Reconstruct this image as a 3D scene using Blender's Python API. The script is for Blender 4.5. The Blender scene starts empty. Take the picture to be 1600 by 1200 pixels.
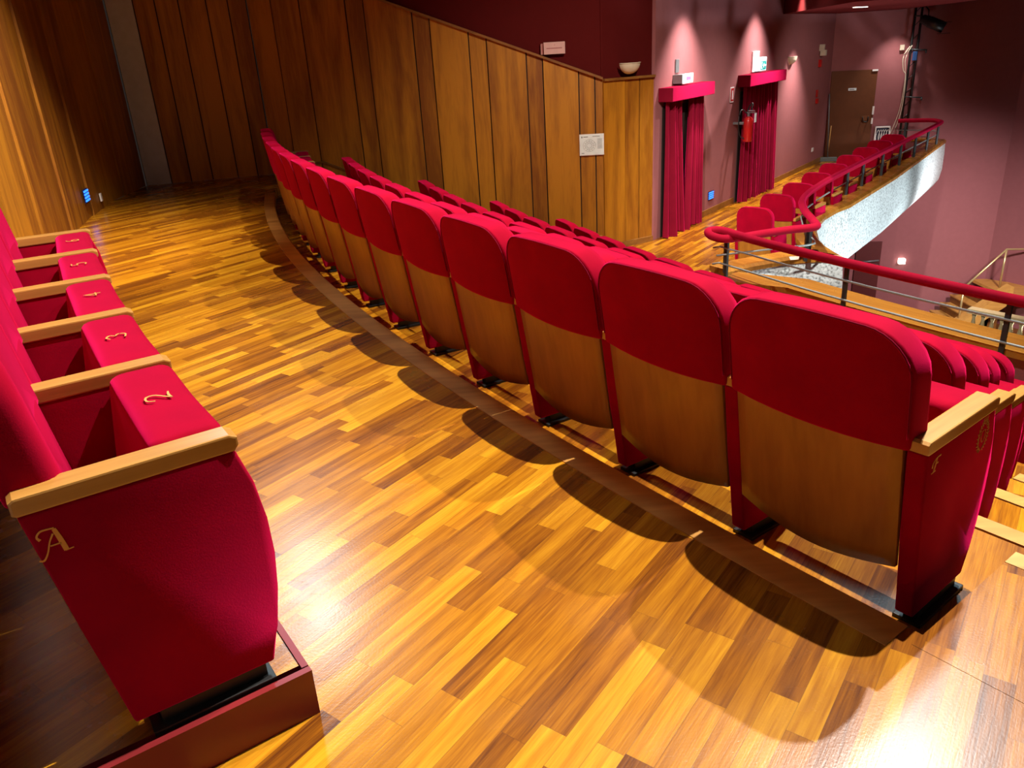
import bpy, bmesh, math, random
from mathutils import Vector, Matrix
from mathutils.geometry import tessellate_polygon
R = math.radians
sc = bpy.context.scene
COL = sc.collection

# ------------------------------------------------------------------ camera
cam = bpy.data.cameras.new('camera')
cam.sensor_width = 36.0; cam.sensor_fit = 'HORIZONTAL'; cam.lens = 27.675
cam.clip_start = 0.02; cam.clip_end = 200
camo = bpy.data.objects.new('camera', cam); COL.objects.link(camo)
def cam_rotation():
    f = 1230.0
    d = Vector((980 - 800, 3500 - 600, f)).normalized(); up = -d
    z = Vector((0, 0, 1)); fw = (z - up * z.dot(up)).normalized()
    rt = fw.cross(up)
    if rt.x < 0: rt = -rt
    m = Matrix((rt, fw, up))                      # camera(x right,y down,z forward) -> world
    c = [m.col[0], -m.col[1], -m.col[2]]
    return Matrix(((c[0][0], c[1][0], c[2][0]), (c[0][1], c[1][1], c[2][1]), (c[0][2], c[1][2], c[2][2])))
M4 = cam_rotation().to_4x4(); M4.translation = Vector((0, 0, 1.6))
camo.matrix_world = M4
sc.camera = camo
sc.view_settings.view_transform = 'Standard'; sc.view_settings.look = 'None'
sc.view_settings.gamma = 1; sc.view_settings.exposure = 0.0
sc.view_settings.use_curve_mapping = False

# ------------------------------------------------------------------ world and lamps
w = bpy.data.worlds.new('world'); sc.world = w; w.use_nodes = True
bg = w.node_tree.nodes['Background']; bg.inputs[0].default_value = (1.0, 0.72, 0.6, 1); bg.inputs[1].default_value = 0.02

def spot(name, loc, target, power, size=60, blend=0.5, rad=0.08, col=(1, 1, 1)):
    l = bpy.data.lights.new(name, 'SPOT'); l.energy = power; l.spot_size = R(size); l.spot_blend = blend
    l.shadow_soft_size = rad; l.color = col
    o = bpy.data.objects.new(name, l); COL.objects.link(o); o.location = loc
    o.rotation_euler = (Vector(target) - Vector(loc)).to_track_quat('-Z', 'Y').to_euler()
    return o
WARM = (1.0, 0.86, 0.70); NEUT = (1.0, 0.94, 0.86); COOL = (0.86, 0.95, 1.0)
spot('spot_hall_near', (1.91, 3.56, 6.64), (-0.4, 4.2, 0), 4000, 90, 0.85, 0.03, NEUT)
spot('spot_hall_far', (3.64, 5.57, 6.69), (0.4, 3.2, 0), 2500, 72, 0.8, 0.05, NEUT)
spot('spot_hall_left', (-2.9, 8.8, 5.2), (-1.2, 3.0, 0), 520, 54, 0.9, 0.28, (0.62, 0.90, 1.0))
spot('spot_rows', (5.65, 8.64, 8.0), (1.3, 7.4, -0.8), 6500, 52, 0.7, 0.10, NEUT)
spot('spot_floor_glare', (5.65, 8.64, 7.9), (0.95, 1.45, 0.0), 900, 20, 1.0, 0.3, (0.62, 0.90, 1.0))  # added narrow spot, there only to make the cool glare on the near floor
spot('spot_panels', (2.6, 7.0, 4.5), (1.2, 12.6, -0.4), 1400, 62, 1.0, 0.15, WARM)
spot('spot_left_wall', (-3.0, 6.2, 5.0), (-4.6, 7.6, 0.3), 2600, 58, 1.0, 0.10, WARM)
spot('spot_gallery_rear', (0.2, 4.6, 5.6), (4.9, 12.8, -1.4), 6500, 34, 0.8, 0.10, NEUT)
spot('spot_gallery_side', (6.5, 11.8, 4.6), (4.3, 14.4, -1.3), 1100, 58, 0.8, 0.05, NEUT)
spot('spot_gallery_deep', (8.3, 15.4, 1.8), (7.6, 19.0, -0.5), 200, 95, 0.9, 0.05, NEUT)

# ------------------------------------------------------------------ material helpers
class NT:
    def __init__(s, name):
        s.m = bpy.data.materials.new(name); s.m.use_nodes = True
        s.t = s.m.node_tree; s.n = s.t.nodes; s.bs = s.n['Principled BSDF']
    def add(s, typ, **kw):
        n = s.n.new(typ)
        for k, v in kw.items(): setattr(n, k, v)
        return n
    def link(s, a, b): s.t.links.new(a, b)
    def math(s, op, a, b=None, c=None):
        n = s.n.new('ShaderNodeMath'); n.operation = op
        for i, v in enumerate((a, b, c)):
            if v is None: continue
            if isinstance(v, (int, float)): n.inputs[i].default_value = v
            else: s.link(v, n.inputs[i])
        return n.outputs[0]
    def ramp(s, fac, stops):
        n = s.n.new('ShaderNodeValToRGB'); e = n.color_ramp.elements
        while len(e) < len(stops): e.new(0.5)
        for i, (p, c) in enumerate(stops): e[i].position = p; e[i].color = (*c, 1)
        s.link(fac, n.inputs[0]); return n.outputs[0]
    def mix(s, fac, a, b, typ='MIX'):
        n = s.n.new('ShaderNodeMix'); n.data_type = 'RGBA'; n.blend_type = typ
        for i, v in ((0, fac), (6, a), (7, b)):
            if isinstance(v, (int, float)): n.inputs[i].default_value = v
            elif isinstance(v, tuple): n.inputs[i].default_value = (*v, 1)
            else: s.link(v, n.inputs[i])
        return n.outputs[2]
    def bump(s, h, strength, dist=0.01):
        n = s.n.new('ShaderNodeBump'); n.inputs['Strength'].default_value = strength; n.inputs['Distance'].default_value = dist
        s.link(h, n.inputs['Height']); s.link(n.outputs[0], s.bs.inputs['Normal'])
    def set(s, **kw):
        for k, v in kw.items():
            k = k.replace('_', ' ')
            s.bs.inputs[k].default_value = (*v, 1) if isinstance(v, tuple) and len(v) == 3 else v
def plain(name, col, rough=0.6, metal=0.0, emis=None, es=1.0, var=0.06, spec=0.5):
    t = NT(name)
    t.set(Roughness=rough, Metallic=metal, Specular_IOR_Level=spec)
    tc = t.add('ShaderNodeTexCoord'); nz = t.add('ShaderNodeTexNoise'); nz.inputs['Scale'].default_value = 9
    t.link(tc.outputs['Object'], nz.inputs['Vector'])
    c = t.ramp(nz.outputs[0], [(0.3, tuple(x * (1 - var) for x in col)), (0.7, tuple(min(1, x * (1 + var)) for x in col))])
    t.link(c, t.bs.inputs['Base Color'])
    if emis: t.set(Emission_Color=emis, Emission_Strength=es)
    return t.m
def velvet(name, col=(0.25, 0.0003, 0.010), nap=1.0, sheen=0.75):
    t = NT(name)
    tc = t.add('ShaderNodeTexCoord'); nz = t.add('ShaderNodeTexNoise'); nz.inputs['Scale'].default_value = 5; nz.inputs['Detail'].default_value = 4
    nz2 = t.add('ShaderNodeTexNoise'); nz2.inputs['Scale'].default_value = 260
    t.link(tc.outputs['Object'], nz.inputs['Vector']); t.link(tc.outputs['Object'], nz2.inputs['Vector'])
    c = t.ramp(nz.outputs[0], [(0.30, tuple(x * (1 - 0.16 * nap) for x in col)), (0.7, tuple(min(1, x * (1 + 0.16 * nap)) for x in col))])
    t.link(c, t.bs.inputs['Base Color'])
    t.set(Roughness=0.9, Sheen_Weight=sheen, Sheen_Roughness=0.5, Sheen_Tint=(1.0, 0.012, 0.15), Specular_IOR_Level=0.05)
    t.bump(nz2.outputs[0], 0.15, 0.002)
    return t.m
def wood(name, c1, c2, axis='Z', scale=1.0, rough=0.4, stretch=14.0, attr=None, coat=0.0):
    t = NT(name)
    tc = t.add('ShaderNodeTexCoord'); mp = t.add('ShaderNodeMapping')
    s = {'X': (1, stretch, stretch), 'Y': (stretch, 1, stretch), 'Z': (stretch, stretch, 1)}[axis]
    mp.inputs['Scale'].default_value = tuple(v * scale for v in s)
    t.link(tc.outputs['Object'], mp.inputs['Vector'])
    src = mp.outputs[0]
    if attr:
        at = t.add('ShaderNodeAttribute', attribute_name=attr)
        va = t.add('ShaderNodeVectorMath', operation='ADD'); 
        cx = t.add('ShaderNodeCombineXYZ'); k = t.math('MULTIPLY', at.outputs['Fac'], 91.0)
        for i in range(3): t.link(k, cx.inputs[i])
        t.link(src, va.inputs[0]); t.link(cx.outputs[0], va.inputs[1]); src = va.outputs[0]
    n1 = t.add('ShaderNodeTexNoise'); n1.inputs['Scale'].default_value = 0.55; n1.inputs['Detail'].default_value = 5; n1.inputs['Distortion'].default_value = 1.1
    n2 = t.add('ShaderNodeTexNoise'); n2.inputs['Scale'].default_value = 5.0; n2.inputs['Detail'].default_value = 3
    t.link(src, n1.inputs['Vector']); t.link(src, n2.inputs['Vector'])
    f = t.math('ADD', t.math('MULTIPLY', n1.outputs[0], 0.75), t.math('MULTIPLY', n2.outputs[0], 0.25))
    if attr:
        f = t.math('ADD', f, t.math('MULTIPLY', t.math('SUBTRACT', at.outputs['Fac'], 0.5), 0.28))
    c = t.ramp(f, [(0.33, c1), (0.66, c2)])
    t.link(c, t.bs.inputs['Base Color'])
    t.set(Roughness=rough, Coat_Weight=coat, Coat_Roughness=0.25)
    t.bump(n2.outputs[0], 0.06, 0.003)
    return t.m
def parquet(name, ang, bw=0.075, bl=0.52, tones=None, rough=0.25, coat=0.0):
    t = NT(name)
    tc = t.add('ShaderNodeTexCoord'); sp = t.add('ShaderNodeSeparateXYZ'); t.link(tc.outputs['Object'], sp.inputs[0])
    ca, sa = math.cos(R(ang)), math.sin(R(ang))
    u = t.math('ADD', t.math('MULTIPLY', sp.outputs[0], ca), t.math('MULTIPLY', sp.outputs[1], sa))
    v = t.math('SUBTRACT', t.math('MULTIPLY', sp.outputs[1], ca), t.math('MULTIPLY', sp.outputs[0], sa))
    vr = t.math('DIVIDE', v, bw); row = t.math('FLOOR', vr)
    wr = t.add('ShaderNodeTexWhiteNoise', noise_dimensions='1D'); t.link(row, wr.inputs['W'])
    ur = t.math('ADD', t.math('DIVIDE', u, bl), t.math('MULTIPLY', wr.outputs[0], 7.0)); cell = t.math('FLOOR', ur)
    cx = t.add('ShaderNodeCombineXYZ'); t.link(row, cx.inputs[0]); t.link(cell, cx.inputs[1])
    wn = t.add('ShaderNodeTexWhiteNoise', noise_dimensions='2D'); t.link(cx.outputs[0], wn.inputs['Vector'])
    # grain, streaks inside the board
    gx = t.add('ShaderNodeCombineXYZ'); t.link(t.math('MULTIPLY', u, 1.6), gx.inputs[0]); t.link(t.math('MULTIPLY', v, 34.0), gx.inputs[1]); t.link(t.math('MULTIPLY', wn.outputs[0], 40.0), gx.inputs[2])
    g1 = t.add('ShaderNodeTexNoise'); g1.inputs['Scale'].default_value = 1.0; g1.inputs['Detail'].default_value = 5; g1.inputs['Distortion'].default_value = 0.5; t.link(gx.outputs[0], g1.inputs['Vector'])
    g2 = t.add('ShaderNodeTexNoise'); g2.inputs['Scale'].default_value = 6.0; g2.inputs['Detail'].default_value = 2; t.link(gx.outputs[0], g2.inputs['Vector'])
    tones = tones or [(0.18, (0.09, 0.022, 0.003)), (0.40, (0.235, 0.074, 0.004)), (0.60, (0.39, 0.148, 0.006)), (0.88, (0.62, 0.30, 0.014))]
    f = t.math('ADD', t.math('MULTIPLY', wn.outputs[0], 0.42), t.math('MULTIPLY', g1.outputs[0], 0.62))
    f = t.math('ADD', f, t.math('MULTIPLY', t.math('SUBTRACT', g2.outputs[0], 0.5), 0.30))
    c = t.ramp(f, tones)
    fv = t.math('FRACT', vr); fu = t.math('FRACT', ur)
    gap = t.math('MINIMUM', t.math('MINIMUM', fv, t.math('SUBTRACT', 1.0, fv)), t.math('MULTIPLY', t.math('MINIMUM', fu, t.math('SUBTRACT', 1.0, fu)), bl / bw))
    gm = t.math('LESS_THAN', gap, 0.012)
    c = t.mix(t.math('MULTIPLY', gm, 0.45), c, (0.10, 0.035, 0.008))
    t.link(c, t.bs.inputs['Base Color'])
    sn = t.add('ShaderNodeTexNoise'); sn.inputs['Scale'].default_value = 3.0; sn.inputs['Detail'].default_value = 6; t.link(tc.outputs['Object'], sn.inputs['Vector'])
    rr = t.math('ADD', rough - 0.08, t.math('MULTIPLY', sn.outputs[0], 0.18))
    t.link(rr, t.bs.inputs['Roughness'])
    t.set(Coat_Weight=coat, Coat_Roughness=0.25, Specular_IOR_Level=0.45)
    mn = t.add('ShaderNodeTexNoise'); mn.inputs['Scale'].default_value = 120.0; mn.inputs['Detail'].default_value = 4; t.link(tc.outputs['Object'], mn.inputs['Vector'])
    vs = t.add('ShaderNodeTexVoronoi', feature='DISTANCE_TO_EDGE'); vs.inputs['Scale'].default_value = 7.0; vs.inputs['Randomness'].default_value = 1.0
    mv = t.add('ShaderNodeMapping'); mv.inputs['Rotation'].default_value = (0, 0, 0.6); mv.inputs['Scale'].default_value = (1.0, 3.4, 1.0)
    t.link(tc.outputs['Object'], mv.inputs['Vector']); t.link(mv.outputs[0], vs.inputs['Vector'])
    scr = t.math('MULTIPLY', t.math('LESS_THAN', vs.outputs[0], 0.004), t.math('GREATER_THAN', sn.outputs[0], 0.56))
    t.bump(t.math('ADD', t.math('ADD', t.math('MULTIPLY', mn.outputs[0], 0.45), t.math('MULTIPLY', g2.outputs[0], 0.35)), t.math('MULTIPLY', scr, -0.5)), 0.12, 0.004)
    return t.m
def speckle(name):
    t = NT(name)
    tc = t.add('ShaderNodeTexCoord')
    vz = t.add('ShaderNodeTexVoronoi'); vz.inputs['Scale'].default_value = 26; t.link(tc.outputs['Object'], vz.inputs['Vector'])
    nz = t.add('ShaderNodeTexNoise'); nz.inputs['Scale'].default_value = 30; nz.inputs['Detail'].default_value = 3; t.link(tc.outputs['Object'], nz.inputs['Vector'])
    c = t.ramp(nz.outputs[0], [(0.36, (0.30, 0.34, 0.34)), (0.47, (0.66, 0.74, 0.74)), (0.60, (0.78, 0.86, 0.86))])
    t.link(c, t.bs.inputs['Base Color']); t.set(Roughness=0.85); t.bump(nz.outputs[0], 0.4, 0.02)
    return t.m

VEL = velvet('red velvet')
VELC = velvet('curtain velvet', (0.15, 0.004, 0.015), 0.6, 0.8)
VELR = velvet('rail velvet', (0.30, 0.005, 0.022), 0.6, 0.25)
ARM = wood('beech armrest', (0.36, 0.16, 0.030), (0.48, 0.24, 0.055), 'X', 1.4, 0.32, 12, coat=0.2)
PLY = wood('stained plywood', (0.235, 0.080, 0.010), (0.40, 0.165, 0.022), 'Z', 1.5, 0.38, 5, coat=0.2)
BLACK = plain('black metal', (0.010, 0.010, 0.010), 0.4)
GOLD = plain('gold thread', (0.62, 0.30, 0.06), 0.45, 0.2)
PARQ = parquet('parquet floor', 53)
NOSE = wood('nosing board', (0.34, 0.15, 0.030), (0.66, 0.34, 0.09), 'X', 1.0, 0.3, 7, coat=0.25)
STEPW = parquet('stair boards', 125, 0.11, 0.9, rough=0.3)
REDP = plain('oxblood painted riser', (0.20, 0.012, 0.014), 0.4)
PANEL = wood('veneer wall panelling', (0.22, 0.068, 0.004), (0.50, 0.205, 0.010), 'Z', 0.9, 0.5, 9, attr='rnd')
DARKW = plain('dark gap', (0.012, 0.004, 0.002), 0.7)
BASE = wood('baseboard wood', (0.17, 0.065, 0.012), (0.30, 0.13, 0.028), 'X', 1, 0.4, 8)
RISER_SHADE = plain('shade-painted riser board', (0.045, 0.014, 0.004), 0.5)  # near-black: the shadow on the step risers is put into the colour
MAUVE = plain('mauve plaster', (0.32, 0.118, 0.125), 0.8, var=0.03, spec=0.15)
MAUVE_UNLIT = plain('unlit mauve plaster', (0.085, 0.006, 0.006), 0.85, var=0.03, spec=0.08)  # unlit copy of the mauve plaster, its shade put into the colour
GREYP = plain('grey wall panel', (0.55, 0.62, 0.72), 0.3)  # pale grey tone for one panel of the back wall
LEDGE = parquet('ledge boards', 120, 0.14, 2.2, [(0.1, (0.24, 0.085, 0.012)), (0.5, (0.40, 0.16, 0.022)), (0.95, (0.58, 0.27, 0.04))])
DOORB = plain('brown door', (0.13, 0.036, 0.004), 0.7)
IRON = plain('dark iron', (0.045, 0.055, 0.058), 0.45, 0.3)
WIRE = plain('steel rod', (0.36, 0.43, 0.43), 0.4, 0.3)
WHITE = plain('white plastic', (0.86, 0.87, 0.86), 0.4)
CREAM = plain('cream plaster shade', (0.62, 0.55, 0.42), 0.6)
REDM = plain('red enamel', (0.50, 0.012, 0.012), 0.3)
BRASS = plain('brass tube', (0.70, 0.55, 0.26), 0.3, 0.6)
SPECK = speckle('speckled render')
BLUEL = plain('blue lit louvre', (0.02, 0.10, 0.6), 0.5, 0, (0.02, 0.16, 1.0), 3.0)
NAVY = plain('navy frame', (0.008, 0.012, 0.05), 0.4)
GREENL = plain('green lit sign', (0.0, 0.25, 0.25), 0.4, 0, (0.0, 0.28, 0.28), 0.6)
WHITEL = plain('white lit sign', (0.75, 0.95, 0.95), 0.4, 0, (0.7, 1.0, 1.0), 0.9)
PINKL = plain('pink lit lettering', (0.7, 0.15, 0.3), 0.4, 0, (0.9, 0.2, 0.4), 0.7)
LAMPL = plain('lamp glow', (1, 1, 1), 0.4, 0, (1.0, 0.95, 0.8), 4)
PALE = plain('pale blue print', (0.80, 0.92, 0.95), 0.5)
INK = plain('dark ink', (0.05, 0.07, 0.08), 0.6)
GREYM = plain('grey metal', (0.20, 0.21, 0.22), 0.4, 0.4)
BROWNW = wood('stage wood', (0.13, 0.045, 0.012), (0.26, 0.10, 0.02), 'X', 1.0, 0.45, 8)
YELW = wood('yellow oak', (0.50, 0.24, 0.05), (0.66, 0.36, 0.09), 'X', 1.0, 0.4, 8)
STONE = plain('cream baluster', (0.52, 0.40, 0.20), 0.6)

# ------------------------------------------------------------------ mesh helpers
def obj(name, bm, mat, parent=None, smooth=False, loc=None):
    me = bpy.data.meshes.new(name); bmesh.ops.recalc_face_normals(bm, faces=bm.faces); bm.to_mesh(me); bm.free()
    mats = mat if isinstance(mat, (list, tuple)) else [mat]
    for m in mats: me.materials.append(m)
    if smooth:
        for p in me.polygons: p.use_smooth = True
    o = bpy.data.objects.new(name, me); COL.objects.link(o)
    if parent: o.parent = parent
    if loc: o.location = loc
    return o
def tag(o, label=None, cat=None, group=None, kind=None):
    if label: o['label'] = label
    if cat: o['category'] = cat
    if group: o['group'] = group
    if kind: o['kind'] = kind
    return o
def thing(name, label, cat, loc=(0, 0, 0), rz=0, group=None):
    o = bpy.data.objects.new(name, None); o.empty_display_size = 0.1; COL.objects.link(o)
    o.location = loc; o.rotation_euler = (0, 0, rz)
    return tag(o, label, cat, group)
def struct(name, bm, mat, smooth=False): return tag(obj(name, bm, mat, None, smooth), kind='structure')
def B(): return bmesh.new()
def box(bm, x0, x1, y0, y1, z0, z1, bev=0.0, mi=0):
    v = [bm.verts.new(p) for p in ((x0, y0, z0), (x1, y0, z0), (x1, y1, z0), (x0, y1, z0), (x0, y0, z1), (x1, y0, z1), (x1, y1, z1), (x0, y1, z1))]
    fs = [bm.faces.new([v[i] for i in f]) for f in ((0, 3, 2, 1), (4, 5, 6, 7), (0, 1, 5, 4), (1, 2, 6, 5), (2, 3, 7, 6), (3, 0, 4, 7))]
    for f in fs: f.material_index = mi
    if bev > 0:
        es = list({e for f in fs for e in f.edges})
        bmesh.ops.bevel(bm, geom=es, offset=bev, segments=2, affect='EDGES', profile=0.7)
    return v
def obox(bm, p, ax, L, W, z0, z1, mi=0):
    """box from point p along unit dir ax (2d) length L, thickness W to the left"""
    n = (-ax[1], ax[0]); q = [(p[0], p[1]), (p[0] + ax[0] * L, p[1] + ax[1] * L)]
    q += [(q[1][0] + n[0] * W, q[1][1] + n[1] * W), (q[0][0] + n[0] * W, q[0][1] + n[1] * W)]
    prism(bm, q, z0, z1, mi)
def prism(bm, poly, z0, z1, mi=0, side=None):
    lo = [bm.verts.new((x, y, z0)) for x, y in poly]; hi = [bm.verts.new((x, y, z1)) for x, y in poly]
    n = len(poly)
    for i in range(n):
        j = (i + 1) % n; f = bm.faces.new((lo[i], lo[j], hi[j], hi[i])); f.material_index = mi if side is None else side
    tris = tessellate_polygon([[Vector((x, y, 0)) for x, y in poly]]) if n > 4 else [tuple(range(n))]
    for t in tris:
        bm.faces.new([lo[i] for i in t]).material_index = mi; bm.faces.new([hi[i] for i in reversed(t)]).material_index = mi
def plate(bm, pts, mapf, d0, d1, mi=0):
    """2d outline extruded between depths d0,d1 through mapf(a,b,d)"""
    lo = [bm.verts.new(mapf(a, b, d0)) for a, b in pts]; hi = [bm.verts.new(mapf(a, b, d1)) for a, b in pts]
    n = len(pts); f1 = bm.faces.new(lo[::-1]); f2 = bm.faces.new(hi); f1.material_index = f2.material_index = mi
    for i in range(n):
        j = (i + 1) % n; f = bm.faces.new((lo[i], lo[j], hi[j], hi[i])); f.material_index = mi
def tube(bm, pts, r, seg=8, cap=True, mi=0):
    P = [Vector(p) for p in pts]; rings = []
    for i, p in enumerate(P):
        if i == 0: t = P[1] - P[0]
        elif i == len(P) - 1: t = P[-1] - P[-2]
        else: t = (P[i + 1] - P[i]).normalized() + (P[i] - P[i - 1]).normalized()
        t.normalize(); up = Vector((0, 0, 1)) if abs(t.z) < 0.95 else Vector((1, 0, 0))
        a = t.cross(up).normalized(); b = a.cross(t).normalized()
        rr = r[i] if isinstance(r, (list, tuple)) else r
        rings.append([bm.verts.new(p + (a * math.cos(2 * math.pi * k / seg) + b * math.sin(2 * math.pi * k / seg)) * rr) for k in range(seg)])
    for i in range(len(rings) - 1):
        for k in range(seg):
            f = bm.faces.new((rings[i][k], rings[i][(k + 1) % seg], rings[i + 1][(k + 1) % seg], rings[i + 1][k])); f.material_index = mi; f.smooth = True
    if cap:
        for rg in (rings[0][::-1], rings[-1]): bm.faces.new(rg).material_index = mi
def smooth_path(pts, n=6, closed=False):
    P = [Vector(p) for p in pts]; out = []
    for i in range(len(P) - 1):
        p0 = P[max(i - 1, 0)]; p1 = P[i]; p2 = P[i + 1]; p3 = P[min(i + 2, len(P) - 1)]
        for k in range(n):
            t = k / n
            out.append(0.5 * ((2 * p1) + (-p0 + p2) * t + (2 * p0 - 5 * p1 + 4 * p2 - p3) * t * t + (-p0 + 3 * p1 - 3 * p2 + p3) * t ** 3))
    out.append(P[-1]); return out
def sweep(bm, path, prof, closed=True, mi=0):
    """path: 2d points; prof: (offset to the left, z) list"""
    P = [Vector(p[:2]) for p in path]; rows = []
    for i, p in enumerate(P):
        d0 = (P[i] - P[i - 1]).normalized() if i else None; d1 = (P[i + 1] - P[i]).normalized() if i < len(P) - 1 else None
        if d0 is None: n = Vector((-d1.y, d1.x)); k = 1
        elif d1 is None: n = Vector((-d0.y, d0.x)); k = 1
        else:
            n0 = Vector((-d0.y, d0.x)); n1 = Vector((-d1.y, d1.x)); n = (n0 + n1).normalized(); k = 1 / max(0.45, n.dot(n0))
        rows.append([bm.verts.new((p.x + n.x * o * k, p.y + n.y * o * k, z)) for o, z in prof])
    m = len(prof)
    for i in range(len(rows) - 1):
        for k in range(m if closed else m - 1):
            f = bm.faces.new((rows[i][k], rows[i][(k + 1) % m], rows[i + 1][(k + 1) % m], rows[i + 1][k])); f.material_index = mi
    if closed:
        bm.faces.new(rows[0][::-1]).material_index = mi; bm.faces.new(rows[-1]).material_index = mi
def pillow(bm, outline, D, eb, ef, bulge_b, bulge_f, mapf, mi=0, nb=4, nf=5):
    """soft slab: rim outline, rounded back edge eb, rounded front edge ef"""
    ca = sum(p[0] for p in outline) / len(outline); cb = sum(p[1] for p in outline) / len(outline)
    mr = min(math.hypot(a - ca, b - cb) for a, b in outline)
    def loop(ins, d, s=1.0):
        out = []
        for a, b in outline:
            r = math.hypot(a - ca, b - cb); k = (1 - ins / r) * s
            out.append(mapf(ca + (a - ca) * k, cb + (b - cb) * k, d))
        return [bm.verts.new(p) for p in out]
    loops = []
    for s in (0.15, 0.4, 0.65, 0.85): loops.append(loop(eb, -bulge_b * (1 - s * s), s))
    for k in range(nb + 1):
        a = k / nb * math.pi / 2; loops.append(loop(eb * (1 - math.sin(a)), eb * (1 - math.cos(a))))
    for k in range(nf + 1):
        a = k / nf * math.pi / 2; loops.append(loop(ef * (1 - math.cos(a)), D - ef + ef * math.sin(a)))
    for s in (0.85, 0.65, 0.4, 0.15): loops.append(loop(ef, D + bulge_f * (1 - s * s), s))
    n = len(outline)
    for i in range(len(loops) - 1):
        for k in range(n):
            f = bm.faces.new((loops[i][k], loops[i][(k + 1) % n], loops[i + 1][(k + 1) % n], loops[i + 1][k])); f.material_index = mi; f.smooth = True
    for lp in (loops[0][::-1], loops[-1]):
        f = bm.faces.new(lp); f.material_index = mi; f.smooth = True
def arc_pts(cx, cy, r, a0, a1, n): return [(cx + r * math.cos(R(a0 + (a1 - a0) * i / n)), cy + r * math.sin(R(a0 + (a1 - a0) * i / n))) for i in range(n + 1)]
def round_rect(x0, x1, y0, y1, rt, rb, n=5, m=4):
    """outline, y up, top radius rt bottom radius rb, sides subdivided"""
    pts = []
    pts += arc_pts(x1 - rb, y0 + rb, rb, -90, 0, n)
    for i in range(1, m): pts.append((x1, y0 + rb + (y1 - rt - y0 - rb) * i / m))
    pts += arc_pts(x1 - rt, y1 - rt, rt, 0, 90, n + 2)
    for i in range(1, m): pts.append((x1 - rt - (x1 - x0 - 2 * rt) * i / m, y1))
    pts += arc_pts(x0 + rt, y1 - rt, rt, 90, 180, n + 2)
    for i in range(1, m): pts.append((x0, y1 - rt - (y1 - rt - y0 - rb) * i / m))
    pts += arc_pts(x0 + rb, y0 + rb, rb, 180, 270, n)
    for i in range(1, m): pts.append((x0 + rb + (x1 - x0 - 2 * rb) * i / m, y0))
    out = []
    for p in pts:
        if not out or math.hypot(p[0] - out[-1][0], p[1] - out[-1][1]) > 1e-4: out.append(p)
    return out

# ------------------------------------------------------------------ plan of the hall
CX, CY = 21.54, 16.62                      # centre the curved rows share
def pol(r, ph, z=None):
    a = R(ph); p = (CX + r * math.cos(a), CY + r * math.sin(a))
    return p if z is None else (*p, z)
LZ = -1.48                                 # lower balcony floor
ROWZ = [-0.15, -0.49, -0.83, -1.16, LZ]
DEP = 0.87
W0 = (2.51, 13.067); WD = (math.cos(R(52.93)), math.sin(R(52.93)))
C1 = (8.4, 20.865); C2 = (10.329, 20.347)
ED = Vector((C2[0] - C1[0], C2[1] - C1[1])).normalized(); ED = (ED.x, ED.y)
Q0 = (-5.30, 10.65); Q1 = (-5.43, 12.5); Q2 = (-3.56, 12.94); Q3 = (1.639, 12.569)
C3 = (12.652, 19.937); C4 = (15.2, 14.5)
RWALL = 27.43

# outer line of the balcony parapet (void side), from the near right along the main front, round the notch and along the side gallery
main_out = [pol(19.85, p) for p in [226 - i * 1.0 for i in range(23)]]       # 226 .. 204
gal_out = [(3.007, 9.313), (3.547, 9.52), (3.941, 9.52), (4.19, 9.427), (4.179, 9.593), (4.19, 10.007), (4.262, 10.443), (4.439, 11.003), (4.615, 11.397), (4.916, 11.884), (5.289, 12.341), (5.6, 12.631), (7.436, 14.944), (10.785, 19.455)]
vnotch = (2.883, 9.23)

# ---- floors
bm = B()
far_edge = [Q3, Q2, Q1, Q0]
poly = [pol(25.25, 219 - i * 0.5) for i in range(0, 54)]                      # edge of the walkway, near -> far (219..192.5)
poly += [(-3.3, 12.95), Q2, Q1, Q0] + [pol(RWALL + 0.1, 192.8 + i) for i in range(0, 30)]
poly.append(pol(26.5, 224))
prism(bm, poly, -0.12, 0.0)
struct('floor', bm, PARQ)
bm = B()
sweep(bm, [pol(25.25, 215.95 - i * 0.5) for i in range(0, 47)], [(0.12, -0.10), (0.12, 0.004), (0.0, 0.004), (-0.012, -0.006), (-0.012, -0.10)])
o = struct('trim_1', bm, NOSE)
for i in range(4):
    bm = B()
    ra, rb = 25.26 - DEP * i, 25.26 - DEP * (i + 1) - 0.02
    sweep(bm, [pol(ra, 223 - k * 0.6) for k in range(0, 54)], [(0.0, ROWZ[i] - 0.34), (0.0, ROWZ[i]), (-(ra - rb), ROWZ[i]), (-(ra - rb), ROWZ[i] - 0.34)])
    struct('floor_row', bm, PARQ).name = 'floor_%d' % (i + 2)
bm = B()
gin = [(2.541, 9.022), (3.007, 9.561), (3.547, 9.769), (3.889, 9.852), (4.044, 10.526), (4.221, 11.148), (4.459, 11.563), (4.719, 12.03), (5.133, 12.548), (7.156, 15.141), (10.319, 19.393), (9.956, 20.43)]
poly = [pol(21.76, 223 - k * 1.0) for k in range(0, 32)] + [Q3, W0, C1] + gin[::-1] + [pol(20.08, 203.5 + k) for k in range(0, 22)]
prism(bm, poly, LZ - 0.25, LZ)
struct('floor_6', bm, PARQ)

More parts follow.
